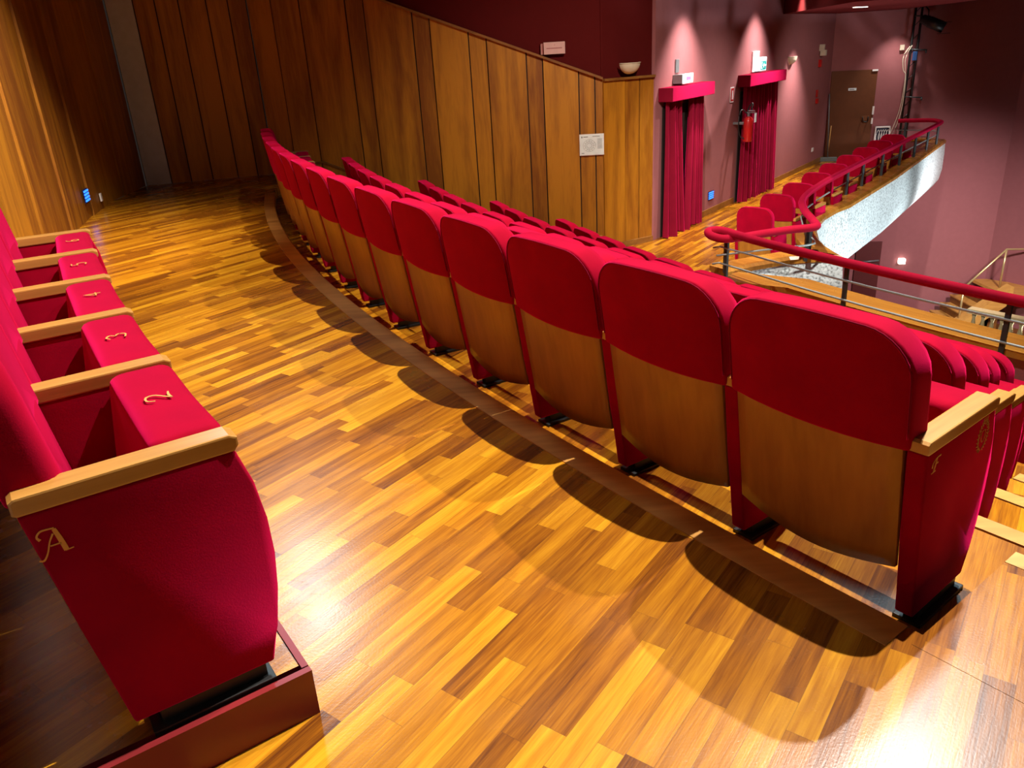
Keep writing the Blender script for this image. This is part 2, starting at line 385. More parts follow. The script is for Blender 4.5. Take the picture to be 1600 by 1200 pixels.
# side stair: half treads beside the row ends
for i in range(5):
    zt = 0.0 if i == 0 else ROWZ[i - 1] - (ROWZ[i - 1] - ROWZ[i]) / 2
    ro = 25.25 - DEP * i
    bm = B()
    pts = [pol(ro + 0.06, 216.05), pol(ro - 0.52, 216.05)] + [pol(ro - 0.52, 216.05 + 0.9 * k) for k in range(1, 10)] + [pol(ro + 0.06, 216.05 + 0.9 * k) for k in range(9, 0, -1)]
    prism(bm, pts, zt - 0.13, zt + (0.001 if i == 0 else 0), 0, 1)
    o = struct('floor_%d' % (7 + i), bm, [PARQ, RISER_SHADE])
    bm = B()
    sweep(bm, [pol(ro - 0.52, 216.05 + 0.9 * k) for k in range(0, 10)], [(-0.005, zt - 0.02), (-0.005, zt + 0.003), (0.075, zt + 0.003), (0.075, zt - 0.02)])
    struct('trim_%d' % (2 + i), bm, NOSE)
    bm = B()
    sweep(bm, [pol(ro - DEP - 0.02 if i < 4 else ro - DEP, 216.05 + 0.9 * k) for k in range(-2, 10)], [(0.0, ROWZ[i] - 0.02), (0.0, ROWZ[i] + 0.003), (0.085, ROWZ[i] + 0.003), (0.085, ROWZ[i] - 0.02)])
    if i < 4: struct('trim_%d' % (10 + i), bm, NOSE)
    else: bm.free()

# platform the back row stands on
bm = B()
sweep(bm, [pol(26.735, 214.08 - i * 1.0) for i in range(0, 8)], [(0, 0.0), (0, 0.14), (RWALL - 26.735, 0.14), (RWALL - 26.735, 0.0)])
bmesh.ops.recalc_face_normals(bm, faces=bm.faces)
for f in bm.faces: f.material_index = 0 if f.normal.z > 0.5 else 1
tag(obj('floor_13', bm, [PARQ, REDP]), kind='structure')
bm = B()
sweep(bm, [pol(26.72, 214.12 - i * 1.0) for i in range(0, 8)], [(0, 0.0), (0, 0.145), (0.018, 0.145), (0.018, 0.0)])
struct('trim_20', bm, REDP)
bm = B()
a = pol(26.72, 214.13); b = pol(RWALL, 214.13); d = Vector((b[0] - a[0], b[1] - a[1])); Ld = d.length; d.normalize()
obox(bm, a, (d.x, d.y), Ld, 0.02, 0.0, 0.145)
struct('trim_21', bm, REDP)

# ------------------------------------------------------------------ walls
random.seed(4)
def panel_wall(name, a, b, grooves, z0, ztop, side=1, mats=None, alt0=0):
    """vertical veneer panels between grooves on the plan line a->b; ztop(s)"""
    d = Vector((b[0] - a[0], b[1] - a[1])); L = d.length; d.normalize(); n = Vector((-d.y, d.x)) * side
    bm = B(); lay = bm.faces.layers.float.new('rnd')
    gs = [0.0] + [g for g in grooves if 0.03 < g < L - 0.03] + [L]
    def quadbox(s0, s1, o0, o1, mi, r, dz=0.0):
        vs = []
        for s, o in ((s0, o0), (s1, o0), (s1, o1), (s0, o1)):
            p = Vector(a) + d * s + n * o
            vs.append((bm.verts.new((p.x, p.y, z0)), bm.verts.new((p.x, p.y, ztop(s) - dz))))
        fs = [bm.faces.new([v[0] for v in vs]), bm.faces.new([v[1] for v in vs])]
        for i in range(4): j = (i + 1) % 4; fs.append(bm.faces.new((vs[i][0], vs[j][0], vs[j][1], vs[i][1])))
        for f in fs: f.material_index = mi; f[lay] = r
    quadbox(0, L, -0.12, -0.03, 1, 0.5)
    for i in range(len(gs) - 1):
        w_ = gs[i + 1] - gs[i]; narrow = w_ < 0.42
        sub = [(gs[i] + 0.009, gs[i + 1] - 0.009)]
        rr = random.random()
        mi = mats.get(i, 0) if mats else 0
        quadbox(sub[0][0], sub[0][1], -0.035, -0.014 if narrow else 0.0, mi, rr)
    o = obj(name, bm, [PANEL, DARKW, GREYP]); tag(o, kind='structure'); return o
# curved panelled wall behind the back row
gl = [192.6, 193.95, 194.75, 196.45, 197.3, 199.35, 200.2, 202.2, 203.0, 205.0, 205.8, 207.8, 208.6, 210.6, 211.4, 213.0, 213.95]
bm = B(); lay = bm.faces.layers.float.new('rnd')
for i in range(len(gl) - 1):
    narrow = gl[i + 1] - gl[i] < 1.1; rr = random.random(); g = 0.06
    r0 = RWALL + (0.015 if narrow else 0.0); n = 3
    for k in range(n):
        p0 = gl[i] + g + (gl[i + 1] - gl[i] - 2 * g) * k / n; p1 = gl[i] + g + (gl[i + 1] - gl[i] - 2 * g) * (k + 1) / n
        v = [bm.verts.new(pol(*q)) for q in ((r0, p0, 0), (r0, p1, 0), (r0, p1, 4.6), (r0, p0, 4.6))]
        f = bm.faces.new(v); f[lay] = rr
    for p in (gl[i] + g, gl[i + 1] - g):
        f = bm.faces.new([bm.verts.new(pol(*q)) for q in ((r0, p, 0), (r0 + 0.04, p, 0), (r0 + 0.04, p, 4.6), (r0, p, 4.6))]); f[lay] = rr
struct('wall_left', bm, PANEL)
bm = B()
sweep(bm, [pol(RWALL + 0.035, 192.55 + i * 0.714) for i in range(0, 31)], [(0, 0), (0, 4.6), (-0.15, 4.6), (-0.15, 0)])
struct('wall_left_backing', bm, DARKW)
bm = B()
a = pol(RWALL - 0.01, 213.95); 
dd = (math.cos(R(213.95)), math.sin(R(213.95)))
obox(bm, a, dd, 0.16, 0.045, 0.0, 4.6)
lay = bm.faces.layers.float.new('rnd')
struct('trim_22', bm, PANEL)
bm = B()
sweep(bm, [pol(RWALL + 0.10, 214.1 + i) for i in range(0, 6)], [(0, 0), (0, 2.6), (-0.05, 2.6), (-0.05, 0)])
struct('door_4', bm, GREYM)
top = lambda s: 4.6
panel_wall('wall_back_left', Q0, Q1, [0.55, 0.9, 1.55], 0.0, top, -1)
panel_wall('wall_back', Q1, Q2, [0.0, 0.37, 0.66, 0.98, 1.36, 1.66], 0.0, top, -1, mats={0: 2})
def ztrim(s): return 1.113 + (5.22 - s) * 0.388 if s < 5.22 else 1.113
panel_wall('wall_side', Q2, Q3, [0.36, 0.78, 1.46, 1.73, 2.43, 2.68, 3.24, 3.50, 4.08, 4.32, 4.85, 5.09], -1.52, ztrim, -1)
panel_wall('wall_side_end', Q3, W0, [0.425, 0.715], -1.52, lambda s: 1.092, -1)
# capping board on the sloping panel wall
def ribbon_box(bm, pts, n2, t, h):
    vs = []
    for (x, y, z) in pts: vs.append([bm.verts.new((x + n2[0] * o, y + n2[1] * o, z + q)) for o, q in ((-0.02, 0), (t, 0), (t, h), (-0.02, h))])
    for i in range(len(vs) - 1):
        for k in range(4): bm.faces.new((vs[i][k], vs[i][(k + 1) % 4], vs[i + 1][(k + 1) % 4], vs[i + 1][k]))
    bm.faces.new(vs[0]); bm.faces.new(vs[-1][::-1])
d = Vector((Q3[0] - Q2[0], Q3[1] - Q2[1])).normalized(); n2 = (d.y, -d.x)
bm = B(); ribbon_box(bm, [(Q2[0] + d.x * s, Q2[1] + d.y * s, ztrim(s)) for s in (0, 2, 4, 5.21)], n2, 0.04, 0.035)
d3 = Vector((W0[0] - Q3[0], W0[1] - Q3[1])).normalized(); n3 = (d3.y, -d3.x)
ribbon_box(bm, [(Q3[0] + d3.x * s, Q3[1] + d3.y * s, 1.092) for s in (0, 0.99)], n3, 0.04, 0.035)
struct('trim_23', bm, BASE)
bm = B(); ribbon_box(bm, [(Q2[0] + d.x * s, Q2[1] + d.y * s, 0.13 - max(0, s - 0.82) * 0.40) for s in (0, 0.82, 3.5, 4.5)], n2, 0.025, 0.025)
struct('baseboard_side', bm, BASE)
bm = B(); ribbon_box(bm, [(Q3[0] + d3.x * s, Q3[1] + d3.y * s, LZ) for s in (0, 0.99)], n3, 0.02, 0.09)
ribbon_box(bm, [(Q3[0] - d.x * (0.9 - s), Q3[1] - d.y * (0.9 - s), LZ) for s in (0, 0.9)], n2, 0.02, 0.09)
struct('baseboard_side_end', bm, BASE)
# small hatch low in the panelling
bm = B(); p = Vector((Q3[0], Q3[1])) - d * 0.28
obox(bm, (p.x + n2[0] * 0.012, p.y + n2[1] * 0.012), (d.x, d.y), 0.24, 0.012, LZ + 0.10, LZ + 0.26)
o = obj('wall_hatch', bm, YELW); tag(o, 'small square wooden hatch low in the panelled wall', 'hatch')
# plaster above the panelling
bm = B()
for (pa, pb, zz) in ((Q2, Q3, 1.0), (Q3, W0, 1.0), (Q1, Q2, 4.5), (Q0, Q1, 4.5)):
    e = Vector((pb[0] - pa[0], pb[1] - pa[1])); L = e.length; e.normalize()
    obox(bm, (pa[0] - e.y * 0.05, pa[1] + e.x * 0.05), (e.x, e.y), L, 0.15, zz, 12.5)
struct('wall_upper', bm, MAUVE_UNLIT)
bm = B()
obox(bm, W0, WD, 9.80, 0.2, LZ - 0.3, 12.5)
struct('wall_right', bm, MAUVE)
bm = B(); obox(bm, (C1[0] - ED[0] * 0.2, C1[1] - ED[1] * 0.2), ED, 2.20, 0.2, -5.8, 12.5)
struct('wall_end', bm, MAUVE)
bm = B(); e = Vector((C3[0] - C2[0], C3[1] - C2[1])); L = e.length; e.normalize(); obox(bm, C2, (e.x, e.y), L + 0.1, 0.2, -5.8, 12.5)
struct('wall_stage', bm, MAUVE)
bm = B(); e = Vector((C4[0] - C3[0], C4[1] - C3[1])); L = e.length; e.normalize(); obox(bm, C3, (e.x, e.y), L, 0.2, -5.8, 12.5)
struct('wall_stage_side', bm, MAUVE)
bm = B(); prism(bm, [(0, -3), (20, -3), (20, 25), (0, 25)], -5.9, -5.76); struct('floor_12', bm, BROWNW)
bm = B(); prism(bm, [(-9, -4), (22, -4), (22, 24), (-9, 24)], 12.5, 12.7); struct('ceiling', bm, MAUVE_UNLIT)
# dropped ceiling over the gallery with a slot light
bm = B(); prism(bm, [(6.046, 17.754), (8.4, 20.84), (9.75, 20.48), (8.9, 14.5), (8.3, 10.0), (5.34, 12.65)][::-1], 1.963, 2.65)
for f in bm.faces: f.material_index = 0
struct('ceiling_2', bm, MAUVE_UNLIT)
bm = B(); obox(bm, (6.65, 15.60), (0.8, 0.6), 0.36, 0.09, 1.953, 1.968)
o = obj('recessed_light', bm, LAMPL); tag(o, 'small bright recessed light in the dropped ceiling', 'light')
# baseboards
bm = B(); ribbon_box(bm, [(W0[0] + WD[0] * s, W0[1] + WD[1] * s, LZ) for s in (1.83, 3.56)], (WD[1], -WD[0]), 0.02, 0.11)
ribbon_box(bm, [(W0[0] + WD[0] * s, W0[1] + WD[1] * s, LZ) for s in (5.60, 9.75)], (WD[1], -WD[0]), 0.02, 0.11)
struct('baseboard_right', bm, BASE)

# ------------------------------------------------------------------ parapet, ledge, fascia
outer = main_out + [vnotch] + gal_out
bm = B(); sweep(bm, main_out + [(2.717, 9.042)], [(0.42, -1.024), (0.42, -0.961), (0.0, -0.961), (0.0, -1.024)])
struct('trim_24', bm, LEDGE)
go = [(2.644, 9.125)] + gal_out + [(10.73, 19.91), (10.06, 20.34)]
bm = B(); sweep(bm, go, [(0.30, -1.024), (0.30, -0.961), (0.04, -0.961), (0.0, -0.993), (0.0, -1.044), (0.05, -1.065)])
struct('trim_25', bm, LEDGE)
bm = B(); sweep(bm, main_out + [(2.758, 9.063)], [(0.38, LZ - 0.5), (0.38, -1.024), (0.05, -1.024), (0.05, LZ - 0.5)])
struct('wall_front', bm, MAUVE)
bm = B(); sweep(bm, go, [(0.27, LZ - 0.2), (0.27, -1.034), (0.10, -1.034), (0.10, LZ - 0.2)])
struct('wall_gallery', bm, MAUVE)
bm = B()
prof = [(0.10, -1.05), (0.015, -1.05), (0.0, -1.304), (0.0, -1.667), (0.04, -1.905), (0.14, -2.061), (0.32, -2.154), (0.6, -2.185), (0.6, -1.822), (0.10, -1.719)]
sweep(bm, [(2.758, 9.188)] + gal_out + [(10.73, 19.91), (10.68, 20.17)], prof)
struct('wall_gallery_front', bm, SPECK)
bm = B(); prism(bm, gin + [(8.4, 20.844), (3.319, 14.104), (1.659, 10.267)], -2.10, -1.76); struct('ceiling_3', bm, MAUVE_UNLIT)

# ---- rail
zr1, zr2 = -0.495, -0.547
main_rail = [pol(20.39, 224 - i * 1.5, zr1) for i in range(15)]
loop_ = [(2.593, 9.126, zr1 + 0.005), (2.489, 9.261, zr1 - 0.01), (2.427, 9.23, -0.516), (2.447, 9.105, -0.536), (2.551, 8.981, zr2), (2.759, 9.001, zr2), (2.987, 9.095, zr2)]
gal_rail = [(3.401, 9.23, zr2), (3.63, 9.261, zr2), (3.754, 9.323, zr2), (3.796, 9.458, zr2), (3.879, 9.862, zr2), (3.961, 10.277, zr2), (4.138, 10.847, zr2), (4.407, 11.387, zr2), (4.812, 11.999, zr2), (5.247, 12.6, zr2), (6.378, 14.041, zr2), (7.788, 15.815, zr2), (10.101, 18.687, zr2 + 0.02), (10.474, 19.289, zr2 + 0.02), (10.422, 19.704, zr2 + 0.02), (9.852, 20.067, zr2 + 0.01)]
rail = thing('balcony_railing', 'dark red velvet padded railing with thin steel rods along the balcony front', 'railing', (0, 0, 0))
bm = B(); tube(bm, smooth_path(main_rail + loop_ + gal_rail, 5), 0.048, 12)
obj('padded_handrail', bm, VELR, rail)
for k, ph in enumerate((219.5, 216.4, 213.6, 211.15, 206.72, 201.75)):
    bm = B(); a = pol(20.39, ph); a2 = pol(20.355, ph)
    t = Vector((-math.sin(R(ph)), math.cos(R(ph)))); n = Vector((math.cos(R(ph)), math.sin(R(ph))))
    obox(bm, (a2[0] - t.x * 0.02, a2[1] - t.y * 0.02), (t.x, t.y), 0.04, -0.028, -1.18, zr1 - 0.02)
    obj('post', bm, IRON, rail)
gp = [(2.613, 9.105), (3.681, 9.396), (3.816, 9.644), (5.807, 13.316), (6.378, 14.031), (7.156, 14.975), (7.996, 16.022), (8.763, 16.976), (9.51, 17.92), (10.132, 18.687), (9.976, 19.911)]
for i, p in enumerate(gp):
    bm = B(); box(bm, p[0] - 0.018, p[0] + 0.018, p[1] - 0.025, p[1] + 0.025, -0.985, zr2 - 0.02, 0.004)
    obj('post', bm, IRON, rail)
bm = B()
for dz in (0.176, 0.373):
    tube(bm, [pol(20.39, 224 - i * 1.5, zr1 - dz) for i in range(15)] + [(2.56, 9.17, zr1 - dz - 0.01), (2.49, 9.21, zr1 - dz - 0.03)], 0.011, 6)
obj('steel_rod', bm, WIRE, rail)
bm = B()
g2 = [Vector(p) for p in gal_rail]
for dz in (0.207,):
    tube(bm, [(2.49, 9.04, zr2 - dz)] + [(p.x, p.y, zr2 - dz) for p in g2[:]], 0.011, 6)
obj('steel_rod', bm, WIRE, rail)

# ------------------------------------------------------------------ theatre seat
PW = 0.321                                 # half pitch
def ur(w_): return -0.145 * (w_ - 0.05)
def m_panel():
    bm = B()
    out = [(0.0, 0.05), (0.337, 0.05), (0.362, 0.15), (0.382, 0.26), (0.392, 0.36), (0.391, 0.46), (0.380, 0.56), (0.352, 0.655), (-0.088, 0.655), (-0.044, 0.353)]
    plate(bm, out, lambda a, b, d: (a, d, b), -0.029, 0.029)
    bmesh.ops.bevel(bm, geom=list(bm.edges), offset=0.009, segments=2, affect='EDGES', profile=0.6)
    for f in bm.faces: f.smooth = True
    return bm
def m_arm():
    bm = B()
    out = [(-0.095, 0.660), (-0.095, 0.690), (-0.085, 0.697), (0.345, 0.697), (0.362, 0.688), (0.362, 0.668), (0.35, 0.655), (-0.085, 0.655)]
    plate(bm, out, lambda a, b, d: (a, d, b), -0.033, 0.033)
    es = [e for e in bm.edges if e.calc_length() > 0.2 or abs(e.verts[0].co.y - e.verts[1].co.y) < 1e-5]
    bmesh.ops.bevel(bm, geom=es, offset=0.005, segments=2, affect='EDGES', profile=0.6)
    return bm
def m_foot():
    bm = B(); box(bm, 0.055, 0.315, -0.022, 0.022, 0.012, 0.06, 0.003); box(bm, 0.03, 0.33, -0.045, 0.045, 0.0, 0.014, 0.003); return bm
def backbulge(v): return -0.028 * (1 - (v / 0.31) ** 2)
def m_shell():
    bm = B(); n = 12; rows = []
    for j in range(9):
        t = j / 8
        row = []
        for i in range(n + 1):
            v = -0.288 + 0.576 * i / n
            wb = 0.225 - 0.045 * math.cos(v / 0.288 * math.pi / 2); w_ = wb + (0.70 - wb) * t
            row.append((v, w_))
        rows.append(row)
    def grid(off):
        return [[bm.verts.new((ur(w_) + backbulge(v) + off, v, w_)) for v, w_ in row] for row in rows]
    g1 = grid(-0.002); g2 = grid(0.014)
    J, I = len(g1), len(g1[0])
    for j in range(J - 1):
        for i in range(I - 1):
            for g in (g1, g2):
                f = bm.faces.new((g[j][i], g[j][i + 1], g[j + 1][i + 1], g[j + 1][i])); f.smooth = True
    for j in range(J - 1):
        for i in (0, I - 1): bm.faces.new((g1[j][i], g1[j + 1][i], g2[j + 1][i], g2[j][i]))
    for i in range(I - 1):
        for j in (0, J - 1): bm.faces.new((g1[j][i], g1[j][i + 1], g2[j][i + 1], g2[j][i]))
    return bm
def m_back():
    bm = B()
    # upper cushion, wraps over the wooden shell; sagging lower hem
    o1 = round_rect(-0.312, 0.312, 0.655, 1.005, 0.13, 0.012, 4, 7)
    o1 = [(a, b + (0.022 * (1 - (a / 0.31) ** 2) if b > 0.9 else (-0.012 * (1 - (a / 0.31) ** 2) if b < 0.68 else 0))) for a, b in o1]
    mp = lambda a, b, d: (ur(b) + backbulge(a) - 0.012 + d, a, b)
    pillow(bm, o1, 0.125, 0.012, 0.05, 0.0, 0.012, mp)
    o2 = round_rect(-0.285, 0.285, 0.30, 0.75, 0.02, 0.03, 3, 6)
    pillow(bm, o2, 0.095, 0.01, 0.04, 0.0, 0.02, lambda a, b, d: (ur(b) + backbulge(a) + 0.016 + d, a, b))
    return bm
def m_piping():
    bm = B()
    o1 = round_rect(-0.312, 0.312, 0.655, 1.005, 0.13, 0.012, 6, 9)
    o1 = [(a, b + (0.022 * (1 - (a / 0.31) ** 2) if b > 0.9 else 0)) for a, b in o1 if b > 0.67]
    k = [(p[0] * 0.972, 0.83 + (p[1] - 0.83) * 0.965) for p in o1]
    tube(bm, [(ur(b) + backbulge(a) - 0.0125, a, b) for a, b in k], 0.0035, 5)
    return bm
def m_seat():
    """tip-up seat in the raised position"""
    bm = B()
    o = round_rect(-0.283, 0.283, 0.25, 0.695, 0.028, 0.06, 4, 6)
    def mp(a, b, d):
        t = (b - 0.25) / 0.445
        return (0.125 + 0.065 * t + d * (1.0 + 0.22 * t) * 1.0 + (0.018 * math.sin(t * math.pi) if d > 0.08 else 0), a, b)
    pillow(bm, o, 0.135, 0.03, 0.03, -0.01, 0.012, mp)
    return bm
meshes = {}
def seat_proto():
    for nm, fn, mat in (('side_panel', m_panel, VEL), ('armrest', m_arm, ARM), ('foot', m_foot, BLACK), ('back_shell', m_shell, PLY), ('backrest', m_back, VEL), ('piping', m_piping, VELC), ('seat_cushion', m_seat, VEL)):
        bm = fn(); me = bpy.data.meshes.new(nm); bmesh.ops.recalc_face_normals(bm, faces=bm.faces); bm.to_mesh(me); bm.free(); me.materials.append(mat); meshes[nm] = me
seat_proto()
def part(nm, parent, loc=(0, 0, 0)):
    o = bpy.data.objects.new(nm, meshes[nm]); COL.objects.link(o); o.parent = parent; o.location = loc; return o
ORD = ['first', 'second', 'third', 'fourth', 'fifth', 'sixth', 'seventh', 'eighth', 'ninth', 'tenth', 'eleventh', 'twelfth', 'thirteenth', 'fourteenth', 'fifteenth']
def make_seat(label, group, loc, rz, sides=(1,), scale=1.0, splay=0.0):
    t = thing('theatre_seat', label, 'seat', loc, rz, group)
    t.scale = scale if isinstance(scale, tuple) else (scale,) * 3
    part('back_shell', t); bk = part('backrest', t); part('piping', bk); part('seat_cushion', t)
    for s in sides:
        for nm in ('side_panel', 'armrest', 'foot'):
            p = part(nm, t, (0, s * PW, 0))
            if s < 0: p.rotation_euler = (0, 0, R(splay))
    return t
def seat_row(r0, z, ph0, dph, n, where, group):
    out = []
    for i in range(n):
        ph = ph0 - dph * (i + 0.5)
        lab = where(i)
        out.append(make_seat(lab, group, pol(r0, ph, z), R(ph + 180), (1, -1) if i == 0 else (1,), 1.0, 2.5 if r0 < 26 else 0.0))
    return out
WRN = ['row beside the walkway', 'second row', 'third row', 'fourth row', 'fifth and lowest row']
NS = [15, 13, 12, 11, 10]; PH0 = [215.74, 215.10, 214.46, 213.70, 213.00]; DPH = [1.462, 1.482, 1.522, 1.564, 1.642]
rows = []
for i in range(5):
    def where(k, i=i):
        if k == 0: return 'red velvet seat with wooden back at the near end of the ' + WRN[i]
        if k == NS[i] - 1: return 'red velvet seat with wooden back at the far end of the ' + WRN[i]
        return 'red velvet seat, %s from the near end of the %s' % (ORD[k], WRN[i])
    rows.append(seat_row(25.08 - DEP * i, ROWZ[i], PH0[i], DPH[i], NS[i], where, 'red seats in the ' + WRN[i]))
def whereA(k): return 'red velvet seat numbered %d on the platform, %s' % (k + 2, ['gold letter A on its side', 'second from the lettered end', 'third from the lettered end', 'fourth from the lettered end', 'farthest along the row'][k])
rowA = seat_row(27.13, 0.14, 214.0, 1.335, 5, whereA, 'numbered red seats on the platform by the panelled wall')

# gold lettering
def stroke(bm, pts, widths, mapf, n=6):
    P = smooth_path([(a, b, 0) for a, b in pts], n); m = len(P); W = []
    for i in range(m):
        t = i / (m - 1) * (len(widths) - 1); k = min(int(t), len(widths) - 2); W.append(widths[k] + (widths[k + 1] - widths[k]) * (t - k))
    L = []
    for i, p in enumerate(P):
        t = (P[min(i + 1, m - 1)] - P[max(i - 1, 0)]); t.normalize(); nn = Vector((-t.y, t.x, 0)) * W[i] / 2
        L.append([bm.verts.new(mapf(*q)) for q in ((p.x + nn.x, p.y + nn.y, 0), (p.x - nn.x, p.y - nn.y, 0), (p.x - nn.x, p.y - nn.y, 0.0012), (p.x + nn.x, p.y + nn.y, 0.0012))])
    for i in range(m - 1):
        for k in range(4): bm.faces.new((L[i][k], L[i][(k + 1) % 4], L[i + 1][(k + 1) % 4], L[i + 1][k]))
    bm.faces.new(L[0]); bm.faces.new(L[-1][::-1])
def turn_end(o):                            # follow the splayed end panel, which turns about its rear corner
    for v in o.data.vertices:
        x, y = v.co.x, v.co.y + PW; c_, s_ = math.cos(R(2.5)), math.sin(R(2.5))
        v.co.x = x * c_ - y * s_; v.co.y = x * s_ + y * c_ - PW
side = lambda ou, ow, s: (lambda a, b, d: (ou + a * s, -PW - 0.0292 - d, ow + b * s))
bm = B(); f = side(-0.072, 0.545, 1.0)
stroke(bm, [(-0.003, 0.0), (0.006, -0.002), (0.016, 0.012), (0.025, 0.035), (0.035, 0.052)], [0.004, 0.004, 0.003, 0.003, 0.004], f)
stroke(bm, [(0.039, 0.062), (0.045, 0.035), (0.050, 0.006)], [0.008, 0.010, 0.010], f)
stroke(bm, [(0.010, 0.045), (0.006, 0.055), (0.016, 0.065), (0.040, 0.064)], [0.006, 0.004, 0.004, 0.003], f)
stroke(bm, [(0.024, 0.026), (0.046, 0.026)], [0.003, 0.003], f)
stroke(bm, [(0.048, 0.006), (0.064, 0.007)], [0.003, 0.002], f)
obj('gold_letter', bm, GOLD, rowA[0])
bm = B(); f = side(-0.045, 0.585, 1.0)
stroke(bm, [(0.012, 0.0), (0.018, 0.018), (0.024, 0.042)], [0.005, 0.006, 0.005], f)
stroke(bm, [(0.0, 0.016), (0.004, 0.032), (0.020, 0.042), (0.044, 0.044)], [0.006, 0.003, 0.003, 0.005], f)
stroke(bm, [(0.020, 0.024), (0.033, 0.024)], [0.003, 0.005], f)
stroke(bm, [(0.0, -0.002), (0.024, 0.0)], [0.003, 0.003], f)
o = obj('gold_letter', bm, GOLD, rows[0][0]); turn_end(o)
# gold wreath crest on the end panel
bm = B(); f = side(0.285, 0.585, 1.0); random.seed(7)
for sgn in (-1, 1):
    for k in range(11):
        a = R(-80 + k * 15); x, y = sgn * 0.032 * math.cos(a), 0.048 * math.sin(a)
        tx, ty = -sgn * math.sin(a), math.cos(a)
        for q in (-1, 1):
            ex, ey = x + tx * 0.008 + q * math.cos(a) * sgn * 0.009, y + ty * 0.008 + q * math.sin(a) * 0.009
            stroke(bm, [(x, y), ((x + ex) / 2 + tx * 0.002, (y + ey) / 2), (ex, ey)], [0.0015, 0.0032, 0.001], f, 2)
    stroke(bm, [(sgn * 0.032 * math.cos(R(a)), 0.048 * math.sin(R(a))) for a in range(-85, 86, 17)], [0.0016, 0.0016], f, 2)
stroke(bm, [(-0.012, 0.018), (-0.013, -0.004), (0, -0.022), (0.013, -0.004), (0.012, 0.018), (-0.012, 0.018)], [0.0018, 0.0018], f, 3)
for x in (-0.012, -0.004, 0.004, 0.012): stroke(bm, [(x, 0.052), (x * 1.2, 0.064)], [0.003, 0.0015], f, 2)
stroke(bm, [(-0.015, 0.052), (0.015, 0.052)], [0.003, 0.003], f, 2)
o = obj('gold_crest', bm, GOLD, rows[0][0]); turn_end(o)
# embroidered seat numbers on the raised seats
GL = {2: [[(-0.4, 0.7), (-0.2, 1.0), (0.3, 0.95), (0.35, 0.6), (-0.1, 0.25), (-0.42, 0.0)], [(-0.42, 0.0), (0.0, 0.06), (0.45, 0.0)]],
      3: [[(-0.35, 0.85), (0.0, 1.0), (0.35, 0.8), (0.1, 0.55)], [(0.1, 0.55), (0.42, 0.35), (0.2, 0.02), (-0.38, 0.1)]],
      4: [[(0.18, 0.0), (0.18, 1.0)], [(0.18, 1.0), (-0.4, 0.3)], [(-0.4, 0.3), (0.45, 0.3)]],
      5: [[(0.38, 1.0), (-0.25, 1.0)], [(-0.25, 1.0), (-0.32, 0.58)], [(-0.32, 0.58), (0.2, 0.62), (0.38, 0.3), (0.1, 0.0), (-0.38, 0.1)]],
      6: [[(0.3, 0.95), (-0.1, 0.85), (-0.38, 0.4), (-0.2, 0.02), (0.25, 0.05), (0.36, 0.33), (0.05, 0.55), (-0.3, 0.4)]]}
for k, s in enumerate(rowA):
    bm = B()
    f = lambda a, b, d: (0.295 - b * 0.058, -0.01 + a * 0.055, 0.7005 + d)
    for st in GL[k + 2]: stroke(bm, st, [0.07, 0.11, 0.07], lambda a, b, d: f(a, b, d), 4)
    obj('seat_number', bm, GOLD, s)

# gallery seats, one behind the other along the side gallery
gs = [(gx + 0.06, gy - 0.03) for gx, gy in [(3.319, 10.391), (3.879, 11.2), (4.459, 11.988), (5.05, 12.818), (5.641, 13.637), (6.274, 14.477), (6.927, 15.348), (7.591, 16.24), (8.224, 17.049)]]
gs = [(gx + 0.004 * i, gy - 0.002 * i) for i, (gx, gy) in enumerate(gs)]
for i, (x, y) in enumerate(gs):
    lab = 'smaller red velvet seat on the side gallery, %s' % ('nearest the railing corner' if i == 0 else 'farthest, beside the electrical panel' if i == 8 else ORD[i] + ' from the railing corner')
    make_seat(lab, 'red seats in single file along the side gallery', (x, y, LZ), R(47), (1, -1), (0.84, 0.80, 0.99))

# ------------------------------------------------------------------ fittings on the right wall
def wp(s, o, z):                            # point on the right wall, o = distance out of the wall
    return (W0[0] + WD[0] * s + WD[1] * o, W0[1] + WD[1] * s - WD[0] * o, z)
WRZ = math.atan2(WD[1], WD[0])
def wall_thing(name, label, cat, s, o, z, group=None):
    t = thing(name, label, cat, wp(s, o, z), WRZ, group); t.scale = (1.037,) * 3; return t   # local x along wall, -y out of wall
def pleats(bm, x0t, x1t, x0b, x1b, z0, z1, amp, nf, y0, seed, hang=0.0):
    random.seed(seed); n = nf * 8; J = 10; ph = [random.uniform(-0.5, 0.5) for _ in range(nf + 2)]; am = [random.uniform(0.7, 1.25) for _ in range(nf + 2)]
    for off in (0.0, 0.012):
        g = []
        for j in range(J + 1):
            t = j / J; z = z1 + (z0 - z1) * t; row = []
            for i in range(n + 1):
                u = i / n; k = min(int(u * nf), nf - 1)
                x = (x0t + (x1t - x0t) * u) * (1 - t ** 1.3) + (x0b + (x1b - x0b) * u) * t ** 1.3
                a = amp * am[k] * (0.7 + 0.5 * t)
                y = y0 - a * (0.5 + 0.5 * math.sin(2 * math.pi * (u * nf) + ph[k] * t)) + off
                row.append(bm.verts.new((x + 0.01 * math.sin(9 * u + 3 * t), y, z + 0.03 * math.sin(u * 9 + seed) * (1 if j == J else 0))))
            g.append(row)
        for j in range(J):
            for i in range(n):
                f = bm.faces.new((g[j][i], g[j][i + 1], g[j + 1][i + 1], g[j + 1][i])); f.smooth = True
